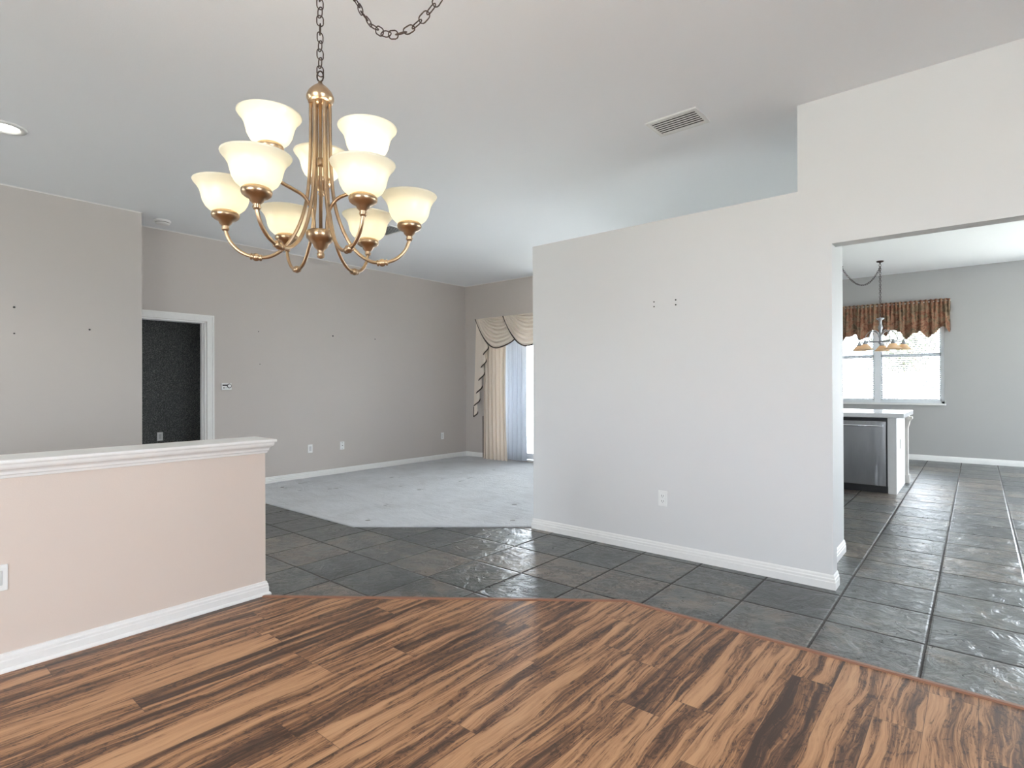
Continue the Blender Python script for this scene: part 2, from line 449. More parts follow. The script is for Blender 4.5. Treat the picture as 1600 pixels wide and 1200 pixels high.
# partition (white wall): low part, full height part, header over the opening, jamb return
b = MB()
b.prism([(XWL, YW), (XJ, YW), (XJ, YW+.12), (XWL, YW+.12)], 0, ZO)
b.prism([(XWL, YW), (XWJ, YW), (XWJ, YW+.12), (XWL, YW+.12)], ZO, ZW)
b.box(XWJ, YW, ZO, XR, YW+.12, ZC)
b.box(1.3, YW, 0, XR, YW+.12, ZO)
struct(b.done('wall_middle', 'white_wall'), 'white partition wall with stepped top and kitchen opening', 'wall')
struct(MB().box(XWJ, YW+.12, 0, -.788, 4.89, ZC).done('wall_passage', 'white_wall'), 'short white wall edge inside the kitchen opening', 'wall')
struct(MB().box(XWL, YW+.12, 0, -2.93, YF, ZW).done('wall_between', 'white_wall'), 'wall dividing carpeted room from kitchen', 'wall')
holed_wall('wall_left', 'x', XD-.12, XD, YN-.3, YF, ZC, [(1.99, 2.754, 0, 2.061)], 'greige_wall')['label'] = 'greige wall of the carpeted room with a dark doorway'
holed_wall('wall_far', 'y', YF, YF+.12, XD-.12, -2.93, ZC, [(-6.45, -5.4, .03, 2.35), (-5.4, -3.2, .03, 2.9)], 'greige_wall')['label'] = 'far greige wall behind the draped patio door'  # taller hole: unseen glazing added to brighten the carpeted room
struct(MB().prism([(XN, YB), (XN, YN), (XD, YN), (XD, YN-.12), (XN-.12, YN-.12), (XN-.12, YB)], 0, ZC).done('wall_foyer', 'near_wall'), 'nearer taupe wall at the left edge', 'wall')
holed_wall('wall_kitchen', 'y', YK, YK+.14, -3.05, XR, ZK, [(-2.27, -.411, .955, 2.6), (.95, 2.85, .06, 2.35)], 'kitchen_wall')['label'] = 'pale grey kitchen wall with the window'  # right-hand hole is an unseen door added to brighten the kitchen
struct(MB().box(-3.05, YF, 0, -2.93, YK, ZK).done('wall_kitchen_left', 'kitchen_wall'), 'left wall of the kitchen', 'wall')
holed_wall('wall_right', 'x', XR, XR+.12, YB, YK, ZK, [(-.7, .9, .6, 2.3), (7.6, 9.4, .05, 2.3)], 'white_wall')['label'] = 'right wall of dining area and kitchen'  # both holes are out of view, added to let daylight in
holed_wall('wall_back', 'y', YB-.12, YB, XN, XR, ZC, [(-5.6, -4.6, .25, 2.4), (-1.0, 1.0, .6, 2.3)], 'near_wall')['label'] = 'back wall behind the camera with added daylight windows'  # both holes are unseen windows added for daylight
# half wall with moulded cap
hw = struct(MB().box(XL-.20, YB, 0, XL, YL, .937).done('wall_half', 'half_wall'), 'low beige half wall with white moulded cap', 'half wall')
path = [(XL, YB), (XL, YL), (XL-.20, YL), (XL-.20, YB)]
MB().box(XL-.245, YB, .936, XL+.052, YL+.052, .957, .008).done('wall_cap', 'trim', hw)
pr = [(0, .870), (.008, .872), (.011, .884), (.016, .888), (.018, .900), (.024, .908), (.034, .914), (.038, .922), (.040, .936), (0, .936)]
MB().sweep(path, pr).done('cap_moulding', 'trim', hw)

base = [(0, 0), (.0145, 0), (.0145, .045), (.012, .050), (.012, .064), (.0085, .070), (.007, .082), (.003, .090), (0, .090)]
shoe = [(0, 0), (.026, 0), (.025, .010), (.020, .018), (.0145, .021), (.0145, .052), (.012, .057), (.012, .068), (.008, .074), (.006, .084), (0, .086)]
def baseboard(name, path, prof, label):
    struct(MB().sweep(path, prof).done(name, 'trim'), label, 'baseboard')
baseboard('baseboard_half', path, shoe, 'white baseboard along the half wall')
# travel direction: 'out' is to the right
baseboard('baseboard_middle', [(XWL, YW+.12), (XWL, YW), (XJ, YW), (XJ, YW+.12)][::-1] if False else [(XWL, 4.3), (XWL, YW), (XJ, YW), (XJ, YW+.12)], base, 'white baseboard along the white partition wall')
baseboard('baseboard_passage', [(-.788, YW+.12), (-.788, 4.89)], base, 'short white baseboard inside the kitchen opening')
baseboard('baseboard_left', [(XD, 2.865), (XD, YF)], base, 'white baseboard under the greige wall')
baseboard('baseboard_far', [(XD+.014, YF), (-6.53, YF)], base, 'white baseboard under the far wall')
baseboard('baseboard_kitchen', [(-3.0, YK), (.93, YK)], base, 'white baseboard under the kitchen wall')
baseboard('baseboard_foyer', [(XN, YB), (XN, YN)], base, 'white baseboard of the foyer wall')

# thin white strip where the left walls meet the ceiling
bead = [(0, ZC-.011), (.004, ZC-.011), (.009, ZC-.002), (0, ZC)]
struct(MB().sweep([(XN, YB), (XN, YN), (XD, YN), (XD, YF), (-2.93, YF)], bead).done('trim_2', 'trim'), 'thin white strip along the ceiling edge', 'trim')
# transition strip between planks and tiles
def strip(path, w_, h_):
    return MB().sweep(path, [(-w_/2, 0), (-w_/2, h_*.5), (-w_/4, h_), (w_/4, h_), (w_/2, h_*.5), (w_/2, 0)])
struct(strip([(-3.33, 1.61), (-3.29, 1.64), (-1.60, 2.945), (XR, 2.992)], .038, .010).done('trim_1', 'strip'), 'reddish brown strip between planks and tiles', 'trim')

# doorway in the left wall, with casing and dark room behind it
d = struct(MB().box(XD-.13, 2.754-.018, 0, XD+.004, 2.754+.002, 2.063).box(XD-.13, 1.97, 2.045, XD+.004, 2.754, 2.063).box(XD-.075, 2.735-.012, 0, XD-.04, 2.738, 2.045).done('door_1', 'trim'), 'white cased doorway into a dark room', 'doorway')
b = MB()
pc = [(0, 0), (.014, 0), (.016, .01), (.012, .05), (.017, .062), (.017, .078), (0, .078)]   # thickness, width
for (t0, w0), (t1, w1) in zip(pc, pc[1:]): pass
b.box(XD, 2.762, 0, XD+.012, 2.823, 2.066).box(XD, 2.823, 0, XD+.018, 2.842, 2.142)
b.box(XD, 1.932, 2.066, XD+.012, 2.823, 2.124).box(XD, 1.932, 2.124, XD+.018, 2.823, 2.142)
b.done('door_casing', 'trim', d)
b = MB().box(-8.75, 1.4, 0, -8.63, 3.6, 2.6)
struct(b.done('wall_dark', 'darkened'), 'charcoal wall seen through the doorway', 'wall')
struct(MB().box(-8.75, 1.3, 0, XD-.12, 1.4, 2.6).done('wall_dark_side', 'darkened'), 'side wall of the dark room', 'wall')
struct(MB().box(-8.75, 3.5, 0, XD-.12, 3.6, 2.6).done('wall_dark_end', 'darkened'), 'end wall of the dark room', 'wall')
struct(MB().box(-8.75, 1.3, 2.5, XD-.12, 3.6, 2.6).done('ceiling', 'darkened'), 'ceiling of the dark room', 'ceiling')

# patio sliding door in the far wall
pd = struct(MB().box(-6.47, YF+.02, 0, -3.18, YF+.10, .045).box(-6.47, YF+.02, 2.305, -3.18, YF+.10, 2.36)
     .box(-6.47, YF+.02, 0, -6.42, YF+.10, 2.35).box(-3.23, YF+.02, 0, -3.18, YF+.10, 2.35).done('door_2', 'vinyl'), 'white framed sliding patio door behind the drapes', 'patio door')
for xa, xb, yy in ((-6.42, -4.79, .075), (-4.85, -3.23, .04)):
    b = MB()
    b.box(xa, YF+yy-.015, .05, xa+.06, YF+yy+.015, 2.30).box(xb-.06, YF+yy-.015, .05, xb, YF+yy+.015, 2.30)
    b.box(xa, YF+yy-.015, .05, xb, YF+yy+.015, .15).box(xa, YF+yy-.015, 2.23, xb, YF+yy+.015, 2.30)
    fr_ = b.done('door_panel', 'vinyl', pd)
    MB().box(xa+.05, YF+yy-.003, .14, xb-.05, YF+yy+.003, 2.24).done('glass_pane', 'glass', fr_)

# kitchen window: two single hung units with a centre post
kw = struct(MB().box(-2.27, YK+.03, .955, -.411, YK+.11, .99).box(-2.27, YK+.03, 2.56, -.411, YK+.11, 2.6)
     .box(-2.27, YK+.03, .955, -2.23, YK+.11, 2.6).box(-.451, YK+.03, .955, -.411, YK+.11, 2.6)
     .box(-1.385, YK+.02, .955, -1.295, YK+.11, 2.6).done('window_1', 'vinyl'), 'white twin kitchen window with centre post and blinds', 'window')
MB().box(-2.29, YK-.035, .925, -.391, YK+.03, .955, .006).done('window_sill', 'trim', kw)
for xa, xb in ((-2.23, -1.385), (-1.295, -.451)):
    b = MB().box(xa, YK+.05, 1.755, xb, YK+.09, 1.80).box(xa, YK+.05, .99, xb, YK+.09, 1.02).box(xa, YK+.05, 2.53, xb, YK+.09, 2.56)
    b.box(xa, YK+.05, .99, xa+.025, YK+.09, 2.56).box(xb-.025, YK+.05, .99, xb, YK+.09, 2.56)
    s_ = b.done('sash', 'vinyl', kw)
    MB().box(xa+.02, YK+.068, 1.0, xb-.02, YK+.073, 2.55).done('glass_pane', 'glass', s_)
# frames of unseen windows added to bring in more daylight
for k, (ax, c, u0, u1, z0, z1) in enumerate((('y', YB-.06, -1.0, 1.0, .6, 2.3), ('y', YB-.06, -5.6, -4.6, .25, 2.4), ('x', XR+.06, -.7, .9, .6, 2.3), ('x', XR+.06, 7.6, 9.4, .05, 2.3), ('y', YK+.06, .95, 2.85, .06, 2.35), ('y', YF+.06, -5.4, -3.2, 2.37, 2.9))):
    b = MB(); f_ = .05
    def bar(ua, ub, za, zb):
        if ax == 'y': b.box(ua, c-.03, za, ub, c+.03, zb)
        else: b.box(c-.03, ua, za, c+.03, ub, zb)
    bar(u0, u1, z0, z0+f_); bar(u0, u1, z1-f_, z1)
    m_ = 3 if u1-u0 > 2 else 2
    for i in range(m_+1):
        q = u0+(u1-u0-f_)*i/m_; bar(q, q+f_, z0, z1)
    struct(b.done('window_%d' % (k+2), 'vinyl'), 'white frame of an added daylight opening out of view', 'window')

# ------------------------------------------------------------------ wall plates
def plate_base(root, kind):
    """plate modelled facing -y around its centre at origin"""
    MB().box(-.035, -.007, -.0585, .035, 0, .0585, .003).done('cover_plate', 'plate', root)
    if kind == 'duplex':
        for zz in (.0195, -.0195):
            b = MB(); b.box(-.0165, -.0095, zz-.014, .0165, -.005, zz+.014, .003); r_ = b.done('receptacle', 'plate', root)
            MB().box(-.0085, -.0102, zz-.004, -.006, -.009, zz+.007).box(.006, -.0102, zz-.004, .0085, -.009, zz+.007).box(-.002, -.0102, zz-.011, .002, -.009, zz-.007).done('slots', 'dark_slot', r_)
    elif kind == 'decora':
        r_ = MB().box(-.0165, -.010, -.033, .0165, -.005, .033, .002).done('switch_rocker', plain('grey_white_plastic', (.62, .62, .62), .35), root)
    elif kind == 'coax':
        MB().lathe([(0, -.014), (.0055, -.014), (.0055, -.005), (0, -.005)], 12, Matrix.Rotation(PI/2, 4, 'X') @ Matrix.Scale(-1, 4, (0, 0, 1)) if False else Matrix(((1, 0, 0, 0), (0, 0, 1, 0), (0, 1, 0, 0), (0, 0, 0, 1)))).done('coax_jack', 'chain', root)
        for zz in (.04, -.04):
            MB().lathe([(0, -.0085), (.004, -.0085), (.004, -.005)], 10, Matrix(((1, 0, 0, 0), (0, 0, 1, 0), (0, 1, 0, zz), (0, 0, 0, 1)))).done('screw', 'chain', root)
plate_base(thing('wall_outlet', 'white duplex electrical outlet low on the white partition wall', 'outlet', (-1.819, YW, .425), 'white wall plates'), 'duplex')
plate_base(thing('wall_outlet', 'white outlet plate on the greige wall nearest the far corner', 'outlet', (XD, 6.604, .409), 'white wall plates', rot=-PI/2+PI), 'duplex')
plate_base(thing('wall_plate', 'white rectangular plate on greige wall, closest to the half wall end', 'wall plate', (XD, 4.112, .41), 'white wall plates', rot=PI/2), 'decora')
plate_base(thing('coax_plate', 'white cable plate with dark centre jack on greige wall', 'wall plate', (XD, 4.62, .411), 'white wall plates', rot=PI/2), 'coax')
plate_base(thing('wall_plate', 'white plate on beige half wall cut by the left picture edge', 'wall plate', (XL, .4185, .427), 'white wall plates', rot=PI/2), 'decora')
plate_base(thing('wall_plate', 'small white plate on the charcoal wall inside the doorway', 'wall plate', (-8.63, 2.734, .596), 'white wall plates', rot=PI/2), 'decora')

# thermostat
th = thing('thermostat', 'small white thermostat with round dial beside the doorway', 'thermostat', (XD, 2.982, 1.28), rot=PI/2)
MB().box(-.06, -.026, -.041, .06, 0, .041, .008).done('housing', 'plate', th)
MB().box(-.050, -.0275, .008, .02, -.025, .025).done('display', 'black', th)
XZ = lambda x, z: Matrix(((1, 0, 0, x), (0, -1, 0, 0), (0, 0, 1, z), (0, 0, 0, 1)))
FR = lambda x, z: Matrix(((1, 0, 0, x), (0, 0, -1, 0), (0, 1, 0, z), (0, 0, 0, 1)))   # lathe axis -> -y
MB().lathe([(.0, .026), (.028, .026), (.028, .030), (.0, .030)], 24, FR(.03, .008)).done('dial_ring', 'black', th)
MB().lathe([(.0, .026), (.020, .026), (.020, .035), (.017, .037), (0, .037)], 24, FR(.03, .008)).done('dial', 'plate', th)
MB().box(-.042, -.0275, -.022, -.026, -.025, -.010, .003).done('button', 'chain', th)
MB().box(-.016, -.0275, -.018, .004, -.025, -.012).done('marking', plain('grey_marking', (.4, .4, .4)), th)

# picture anchors / nail holes left in the walls
def anchor(loc, rot, label, two=False, r=.004):
    a = thing('wall_anchor', label, 'wall anchor', loc, 'screw and nail holes left in the walls', rot=rot)
    zs = (.018, -.018) if two else (0,)
    for zz in zs:
        MB().lathe([(r, 0), (r, .003), (r*.5, .005), (0, .005)], 10, FR(0, zz)).done('screw_head', 'dark_slot', a)
anchor((-1.884, YW, 1.895), 0, 'pair of dark screw holes on white wall, left of the two pairs', True, .005)
anchor((-1.711, YW, 1.893), 0, 'pair of dark screw holes on white wall, right of the two pairs', True, .006)
anchor((XN, .938, 1.998), PI/2, 'dark nail hole on nearer left wall, upper of the left column', False, .009)
anchor((XN, .938, 1.763), PI/2, 'dark nail hole on nearer left wall, lower of the left column', False, .007)
anchor((XN, 1.489, 1.838), PI/2, 'dark nail hole on nearer left wall, closest to its corner', False, .008)
anchor((XD, 3.392, 1.991), PI/2, 'tiny nail hole high on greige wall above the thermostat side', False, .006)
anchor((XD, 3.408, 1.569), PI/2, 'tiny nail hole right of the thermostat, lowest on greige wall', False, .006)
anchor((XD, 4.473, 2.005), PI/2, 'dark nail hole in the middle of the greige wall', False, .011)
anchor((XD, 5.206, 2.004), PI/2, 'faint nail mark on greige wall nearest the far corner', False, .008)

# ------------------------------------------------------------------ ceiling fittings
def vent(x0, y0, x1, y1, z, label, along='x', nslat=7):
    v = thing('ceiling_vent', label, 'air vent', ((x0+x1)/2, (y0+y1)/2, z), group='ceiling vents')
    hx, hy = (x1-x0)/2, (y1-y0)/2; f_ = .024; b = MB()
    for sgn in (-1, 1):
        b.box(-hx, sgn*hy, -.009, hx, sgn*(hy-f_), 0)
        b.box(sgn*hx, -hy+f_, -.009, sgn*(hx-f_), hy-f_, 0)
    b.done('frame', 'trim_metal', v)
    MB().box(-hx+f_, -hy+f_, -.0015, hx-f_, hy-f_, -.0005).done('duct_shade_plate', 'dark_slot', v)  # flat dark plate; the shade inside the duct is put into its colour
    for i in range(nslat):
        q = (i+.5)/nslat; b = MB()
        tlt = .010
        if along == 'x':
            yy = -hy+f_+(2*hy-2*f_)*q
            b.prism([(-hx+f_, 0), (hx-f_, 0), (hx-f_, .0015), (-hx+f_, .0015)], -.0068, 0)
            o = b.done('louvre', 'trim_metal', v); o.location = (0, yy, -.003); o.rotation_euler = (math.radians(56), 0, 0)
        else:
            xx = -hx+f_+(2*hx-2*f_)*q
            b.prism([(0, -hy+f_), (.0015, -hy+f_), (.0015, hy-f_), (0, hy-f_)], -.0068, 0)
            o = b.done('louvre', 'trim_metal', v); o.location = (xx, 0, -.003); o.rotation_euler = (0, math.radians(-56), 0)
vent(-1.745, 3.515, -1.388, 3.775, ZC, 'white louvred vent in the ceiling in front of the partition wall')
vent(-5.42, 3.86, -5.02, 4.12, ZC, 'far ceiling vent half hidden behind the chandelier shades', 'y', 14)

cl = thing('recessed_light', 'lit round recessed light cut by the left picture edge', 'ceiling light', (-5.15, .68, ZC))
MB().lathe([(.080, -.001), (.090, -.012), (.118, -.010), (.124, -.002), (.124, 0)], 40).done('trim_ring', 'trim_metal', cl)
MB().lathe([(0, -.003), (.078, -.003), (.080, -.0005), (0, -.0005)], 40).done('lamp_lens', 'can_bulb', cl)
sl = bpy.data.lights.new('can_spot', 'SPOT'); sl.energy = 40; sl.spot_size = math.radians(130); sl.spot_blend = .8; sl.color = (1, .93, .82); sl.shadow_soft_size = .06
so = bpy.data.objects.new('can_spot', sl); C.objects.link(so); so.parent = cl; so.location = (0, 0, -.02)

sd = thing('smoke_detector', 'round white smoke detector on the ceiling beside the left wall corner', 'smoke detector', (-6.76, 2.17, ZC))
MB().lathe([(.078, 0), (.080, -.006), (.078, -.018), (.070, -.022)], 32).done('housing', 'plate', sd)
MB().lathe([(.068, -.022), (.066, -.028)], 32).done('sensing_slot', 'dark_slot', sd)
MB().lathe([(.070, -.028), (.066, -.038), (.050, -.042), (0, -.043)], 32).done('cover', 'plate', sd)

# ------------------------------------------------------------------ chandelier
def link_mesh(b, p, d, side, ln=.034, wd=.020, r=.0019):
    d = d.normalized(); side = (side-d*side.dot(d)).normalized()
    pts = []
    hl, hw_ = ln/2-wd/2, wd/2
    for k in range(7):
        a = -PI/2+PI*k/6; pts.append(p+d*(hl+hw_*math.cos(a))+side*(hw_*math.sin(a)))
    for k in range(7):
        a = PI/2+PI*k/6; pts.append(p+d*(-hl+hw_*math.cos(a))+side*(hw_*math.sin(a)))
    b.tube(pts, r, 6, closed=True)
def chain(points, ln=.034, wd=.020, r=.0019, twist=0.35, sd=3):
    """links along a dense polyline"""
    rnd = random.Random(sd); b = MB(); pitch = ln-2*r-.0035
    pts = [Vector(p) for p in points]
    acc = 0; nxt = pitch/2; k = 0
    for a, c in zip(pts, pts[1:]):
        L = (c-a).length
        while acc+L >= nxt:
            p = a+(c-a)*((nxt-acc)/L); d = (c-a).normalized()
            s0 = d.orthogonal().normalized()
            ref = Vector((R.x, R.y, 0)) if abs(d.z) > .8 else Vector((0, 0, 1))
            s0 = (ref-d*ref.dot(d)).normalized()
            ang = (k % 2)*PI/2+PI/4+rnd.uniform(-twist, twist)
            link_mesh(b, p, d, Matrix.Rotation(ang, 3, d) @ s0, ln, wd, r)
            k += 1; nxt += pitch
        acc += L
    return b

CH = Vector((0, 0, H))+F*1.757+R*(-.605); CHx, CHy = CH.x, CH.y
chn = thing('chandelier', 'brass nine light chandelier with frosted cream bell shades, lit', 'chandelier', (CHx, CHy, 0))
def smooth_path(pts, n=6):
    out = []; P = [Vector(p) for p in pts]; P = [2*P[0]-P[1]]+P+[2*P[-1]-P[-2]]
    for i in range(1, len(P)-2):
        for k in range(n):
            t_ = k/n; a, b_, c, d_ = P[i-1], P[i], P[i+1], P[i+2]
            out.append(.5*((2*b_)+(c-a)*t_+(2*a-5*b_+4*c-d_)*t_*t_+(3*b_-a-3*c+d_)*t_**3))
    out.append(P[-2]); return out
ang0 = math.atan2(R.y, R.x)
def fwd_ang(deg):  # angle given in camera plan frame (lateral, depth)
    return ang0+math.radians(deg)
def make_arm(ang, kind):
    ca, sa = math.cos(ang), math.sin(ang)
    if kind == 'low':
        rz = [(.029, 2.178), (.029, 2.10), (.030, 2.02), (.034, 1.94), (.043, 1.86), (.065, 1.785), (.100, 1.722), (.145, 1.686), (.190, 1.680), (.232, 1.693), (.262, 1.722), (.276, 1.756), (.277, 1.772)]
        rc, zc, knob = .277, 1.768, 8
    else:
        rz = [(.022, 1.765), (.023, 1.80), (.030, 1.835), (.055, 1.868), (.092, 1.882), (.128, 1.893), (.152, 1.912), (.162, 1.945), (.162, 1.952)]
        rc, zc, knob = .162, 1.948, None
    b = MB(); b.tube(smooth_path([(r*ca, r*sa, z) for r, z in rz], 5), .0056, 10)
    if knob:
        p = Vector((rz[knob][0]*ca, rz[knob][0]*sa, rz[knob][1])); q = Vector((ca, sa, .12)).normalized()
        mt = Matrix.Translation(p) @ q.to_track_quat('Z', 'Y').to_matrix().to_4x4()
        b.lathe([(.0056, -.018), (.010, -.016), (.010, -.012), (.0065, -.010), (.011, -.006), (.0125, 0), (.011, .006), (.0065, .010), (.010, .012), (.010, .016), (.0056, .018)], 14, mt)
    arm = b.done('arm', 'brass', chn)
    T = Matrix.Translation((rc*ca, rc*sa, zc))
    MB().lathe([(.0, -.012), (.008, -.012), (.0115, -.005), (.009, .001), (.011, .004), (.017, .010), (.020, .018), (.030, .022), (.0375, .028), (.040, .036), (.038, .043), (.033, .047), (0, .047)], 24, T).done('socket_cup', 'brass', arm)
    pr = [(.030, .046), (.044, .050), (.055, .060), (.063, .075), (.067, .092), (.071, .106), (.079, .120), (.088, .130), (.0905, .135)]
    inn = [(r-.003, z+.001) for r, z in pr[::-1]]
    MB().lathe(pr+inn, 32, T, closed=True).done('lamp_shade', 'shade', arm)
    MB().lathe([(0, .048), (.012, .050), (.013, .062), (.021, .075), (.024, .088), (.021, .101), (.012, .109), (0, .112)], 16, T).done('bulb', 'bulb', arm)
for k in range(6): make_arm(fwd_ang(13+60*k), 'low')
for k in range(3): make_arm(fwd_ang(108+120*k), 'high')
MB().lathe([(0, 2.246), (.006, 2.246), (.007, 2.240), (.012, 2.236), (.024, 2.226), (.036, 2.212), (.042, 2.198), (.042, 2.190), (.038, 2.184), (.036, 2.176), (0, 2.176)], 32).done('top_cap', 'brass', chn)
MB().lathe([(0, 1.770), (.042, 1.770), (.045, 1.762), (.043, 1.748), (.034, 1.738), (.024, 1.730), (.021, 1.720), (.012, 1.712), (.009, 1.704), (.0115, 1.698), (.0105, 1.688), (0, 1.683)], 32).done('bottom_bowl', 'brass', chn)
MB().tube([(0, 0, 1.765), (0, 0, 2.18)], .0055, 10).lathe([(.0055, 2.005), (.010, 2.003), (.011, 1.99), (.010, 1.978), (.0055, 1.976)], 12).done('centre_rod', 'brass', chn)
MB().tube([Vector((0, 0, 2.246))+Vector((R.x, R.y, 0))*.010*math.sin(a)+Vector((0, 0, .017-.017*math.cos(a))) for a in [2*PI*i/14 for i in range(14)]], .0025, 6, closed=True).done('hanging_loop', 'chain', chn)
chain([(0, 0, 2.266), (0, 0, ZC-.03)]).done('chain', 'chain', chn)
# canopy hook and swagged chain to the second ceiling hook
hook = [(0, 0, ZC), (0, 0, ZC-.012), (.008, 0, ZC-.022), (.009, 0, ZC-.032), (0, 0, ZC-.038), (-.008, 0, ZC-.032)]
MB().tube(smooth_path(hook), .0025, 6).done('ceiling_hook', 'chain', chn)
def campt(u, v, d): return Vector((0, 0, H))+F*d+R*((u-800)/866.23*d)-U*((v-600)/866.23*d)
sw = []
low = campt(627, 52, 1.62)
A = Vector((CHx, CHy, ZC-.035)); low_d = 1.62
horiz = Vector((low.x-A.x, low.y-A.y, 0)); hd = horiz.normalized(); hdist = horiz.length
B = Vector((low.x, low.y, ZC-.035))+hd*.36
for side, w_ in ((-1, hdist), (1, .36)):
    a_ = .135; seg = []
    # catenary near the bottom that steepens to reach the hook
    zt = ZC-.035-low.z
    for i in range(41):
        s_ = i/40*w_
        k_ = math.acosh(1+zt/a_)*a_/w_
        seg.append(low+hd*side*s_+Vector((0, 0, a_*(math.cosh(s_*k_/a_)-1))))
    sw = seg[::-1]+sw if side == -1 else sw+seg[1:]
sw = [p-Vector((CHx, CHy, 0)) for p in sw]
chain(sw, .036, .021, .0019, .5, 5).done('swag_chain', 'chain', chn)
bq = B-Vector((CHx, CHy, 0)); MB().tube(smooth_path([(bq.x+h[0], bq.y+h[1], h[2]) for h in hook]), .0025, 6).lathe([(.0, ZC), (.03, ZC), (.028, ZC-.01), (0, ZC-.012)], 20, Matrix.Translation((bq.x, bq.y, 0))).done('ceiling_canopy', 'chain', chn)

# ------------------------------------------------------------------ kitchen pendant fixture
PX, PY = -1.138, 10.19
pf = thing('pendant_light', 'small five shade pendant fixture hanging before the kitchen window', 'pendant light', (PX, PY, 0))
MB().lathe([(0, ZK), (.05, ZK), (.045, ZK-.015), (.01, ZK-.025), (.006, ZK-.05), (0, ZK-.05)], 20).done('ceiling_canopy', 'chain', pf)
chain([(0, 0, ZK-.05), (0, 0, 2.30)], .040, .024, .003).done('chain', 'chain', pf)
sg = []
for i in range(31):
    q = i/30; sg.append((-.52*q, .045*q, ZK-.10-.31*4*q*(1-q)*(1-.25*q)+(.07*q)))
chain(sg, .036, .021, .003, .5, 9).done('swag_chain', 'chain', pf)
MB().lathe([(0, ZK), (.02, ZK), (.018, ZK-.012), (.004, ZK-.03), (0, ZK-.03)], 14, Matrix.Translation((-.52, .045, 0))).done('ceiling_hook', 'chain', pf)
MB().lathe([(0, 2.31), (.012, 2.305), (.055, 2.295), (.05, 2.28), (.02, 2.26), (.018, 2.20), (.03, 2.17), (.034, 2.14), (.02, 2.11), (.024, 2.05), (.034, 2.02), (.02, 1.99), (.018, 1.93), (.03, 1.915), (.012, 1.89), (0, 1.885)], 20).done('centre_column', 'nickel', pf)
for k in range(5):
    a = math.radians(20+72*k); ca, sa = math.cos(a), math.sin(a)
    b = MB().tube(smooth_path([(r*ca, r*sa, z) for r, z in ((.015, 2.00), (.05, 2.075), (.12, 2.105), (.19, 2.06), (.225, 1.96), (.16, 1.935), (.02, 1.93)) if True]), .007, 6)
    b.tube([(.02*ca, .02*sa, 1.935), (.30*ca, .30*sa, 1.935)], .007, 6)
    arm = b.done('arm', 'nickel', pf)
    T = Matrix.Translation((.30*ca, .30*sa, 0))
    MB().lathe([(0, 1.955), (.012, 1.95), (.02, 1.92), (.036, 1.895), (.04, 1.885), (0, 1.885)], 14, T).done('socket_cup', 'nickel', arm)
    pr = [(.036, 1.888), (.055, 1.868), (.072, 1.845), (.092, 1.82), (.113, 1.808)]
    MB().lathe(pr+[(r-.004, z-.003) for r, z in pr[::-1]], 24, T, closed=True).done('lamp_shade', 'shade_tan', arm)
    MB().lathe([(0, 1.885), (.014, 1.88), (.022, 1.855), (.016, 1.83), (0, 1.822)], 12, T).done('bulb', 'can_bulb', arm)

# ------------------------------------------------------------------ kitchen island with dishwasher
YI = 7.765
isl = thing('kitchen_island', 'white kitchen island cabinet around the dishwasher', 'kitchen island', (-1.6, YI, 0))
def rel(b): return b
def P_(b, name, mat, parent=isl, org=(-1.6, YI, 0)):
    bmesh.ops.translate(b.b, verts=b.b.verts, vec=-Vector(org)); return b.done(name, mat, parent)
P_(MB().box(-2.9, YI+.6, .0, -.80, YI+.62, .885).box(-2.9, YI, .09, -1.425, YI+.6, .885).box(-2.9, YI+.06, 0, -1.425, YI+.6, .09), 'cabinet_body', 'white_lacquer')
P_(MB().box(-.803, YI, .085, -.727, YI+.60, .885).box(-.80, YI+.005, 0, -.727, YI+.60, .085), 'filler_panel', 'white_lacquer')
P_(MB().box(-.727, YI-.0, .0, -.717, YI+.98, .885).box(-.82, YI+.60, 0, -.727, YI+.98, .885), 'end_panel', 'white_lacquer')
P_(MB().box(-.74, YI+.98, .1, -.685, YI+1.08, .84, .004).box(-.76, YI+.96, 0, -.672, YI+1.10, .11, .006).box(-.76, YI+.96, .82, -.672, YI+1.10, .885, .006).sweep([(-.685, YI+.97), (-.685, YI+1.09)], [(0, .72), (.012, .76), (.018, .80), (.045, .83), (.045, .86), (0, .86)]), 'pilaster', 'pilaster')
for i, (xa, xb) in enumerate(((-2.87, -2.40), (-2.39, -1.92), (-1.91, -1.44))):
    dr = P_(MB().box(xa, YI-.02, .72, xb, YI, .87, .004), 'drawer', 'white_lacquer')
    dd = P_(MB().box(xa, YI-.02, .10, xb, YI, .71, .004), 'door', 'white_lacquer')
P_(MB().box(-.717, YI+.36, .50, -.711, YI+.43, .615, .002), 'outlet_plate', M['pilaster'])
tag(MB().box(-2.93+.002, YI-.035, .887, -.640, YI+1.13, .94, .006).done('countertop', 'counter'), 'pale polished countertop over the island', 'countertop')
dw = thing('dishwasher', 'stainless steel dishwasher built into the island', 'dishwasher', (-1.11, YI, 0))
og = (-1.11, YI, 0)
P_(MB().box(-1.42, YI+.03, .01, -.808, YI+.58, .88), 'cabinet', 'black', dw, og)
P_(MB().box(-1.408, YI-.022, .085, -.818, YI+.03, .845, .006), 'door', 'steel', dw, og)
P_(MB().box(-1.42, YI+.01, .845, -.808, YI+.03, .88), 'control_strip', 'black', dw, og)
hnd = P_(MB().tube([(-1.385, YI-.062, .79), (-.845, YI-.062, .79)], .011, 10).box(-1.37, YI-.062, .782, -1.35, YI-.02, .798).box(-.88, YI-.062, .782, -.86, YI-.02, .798), 'handle', 'chrome', dw, og)
P_(MB().box(-1.42, YI+.04, .0, -.808, YI+.06, .085), 'toe_kick', 'black', dw, og)

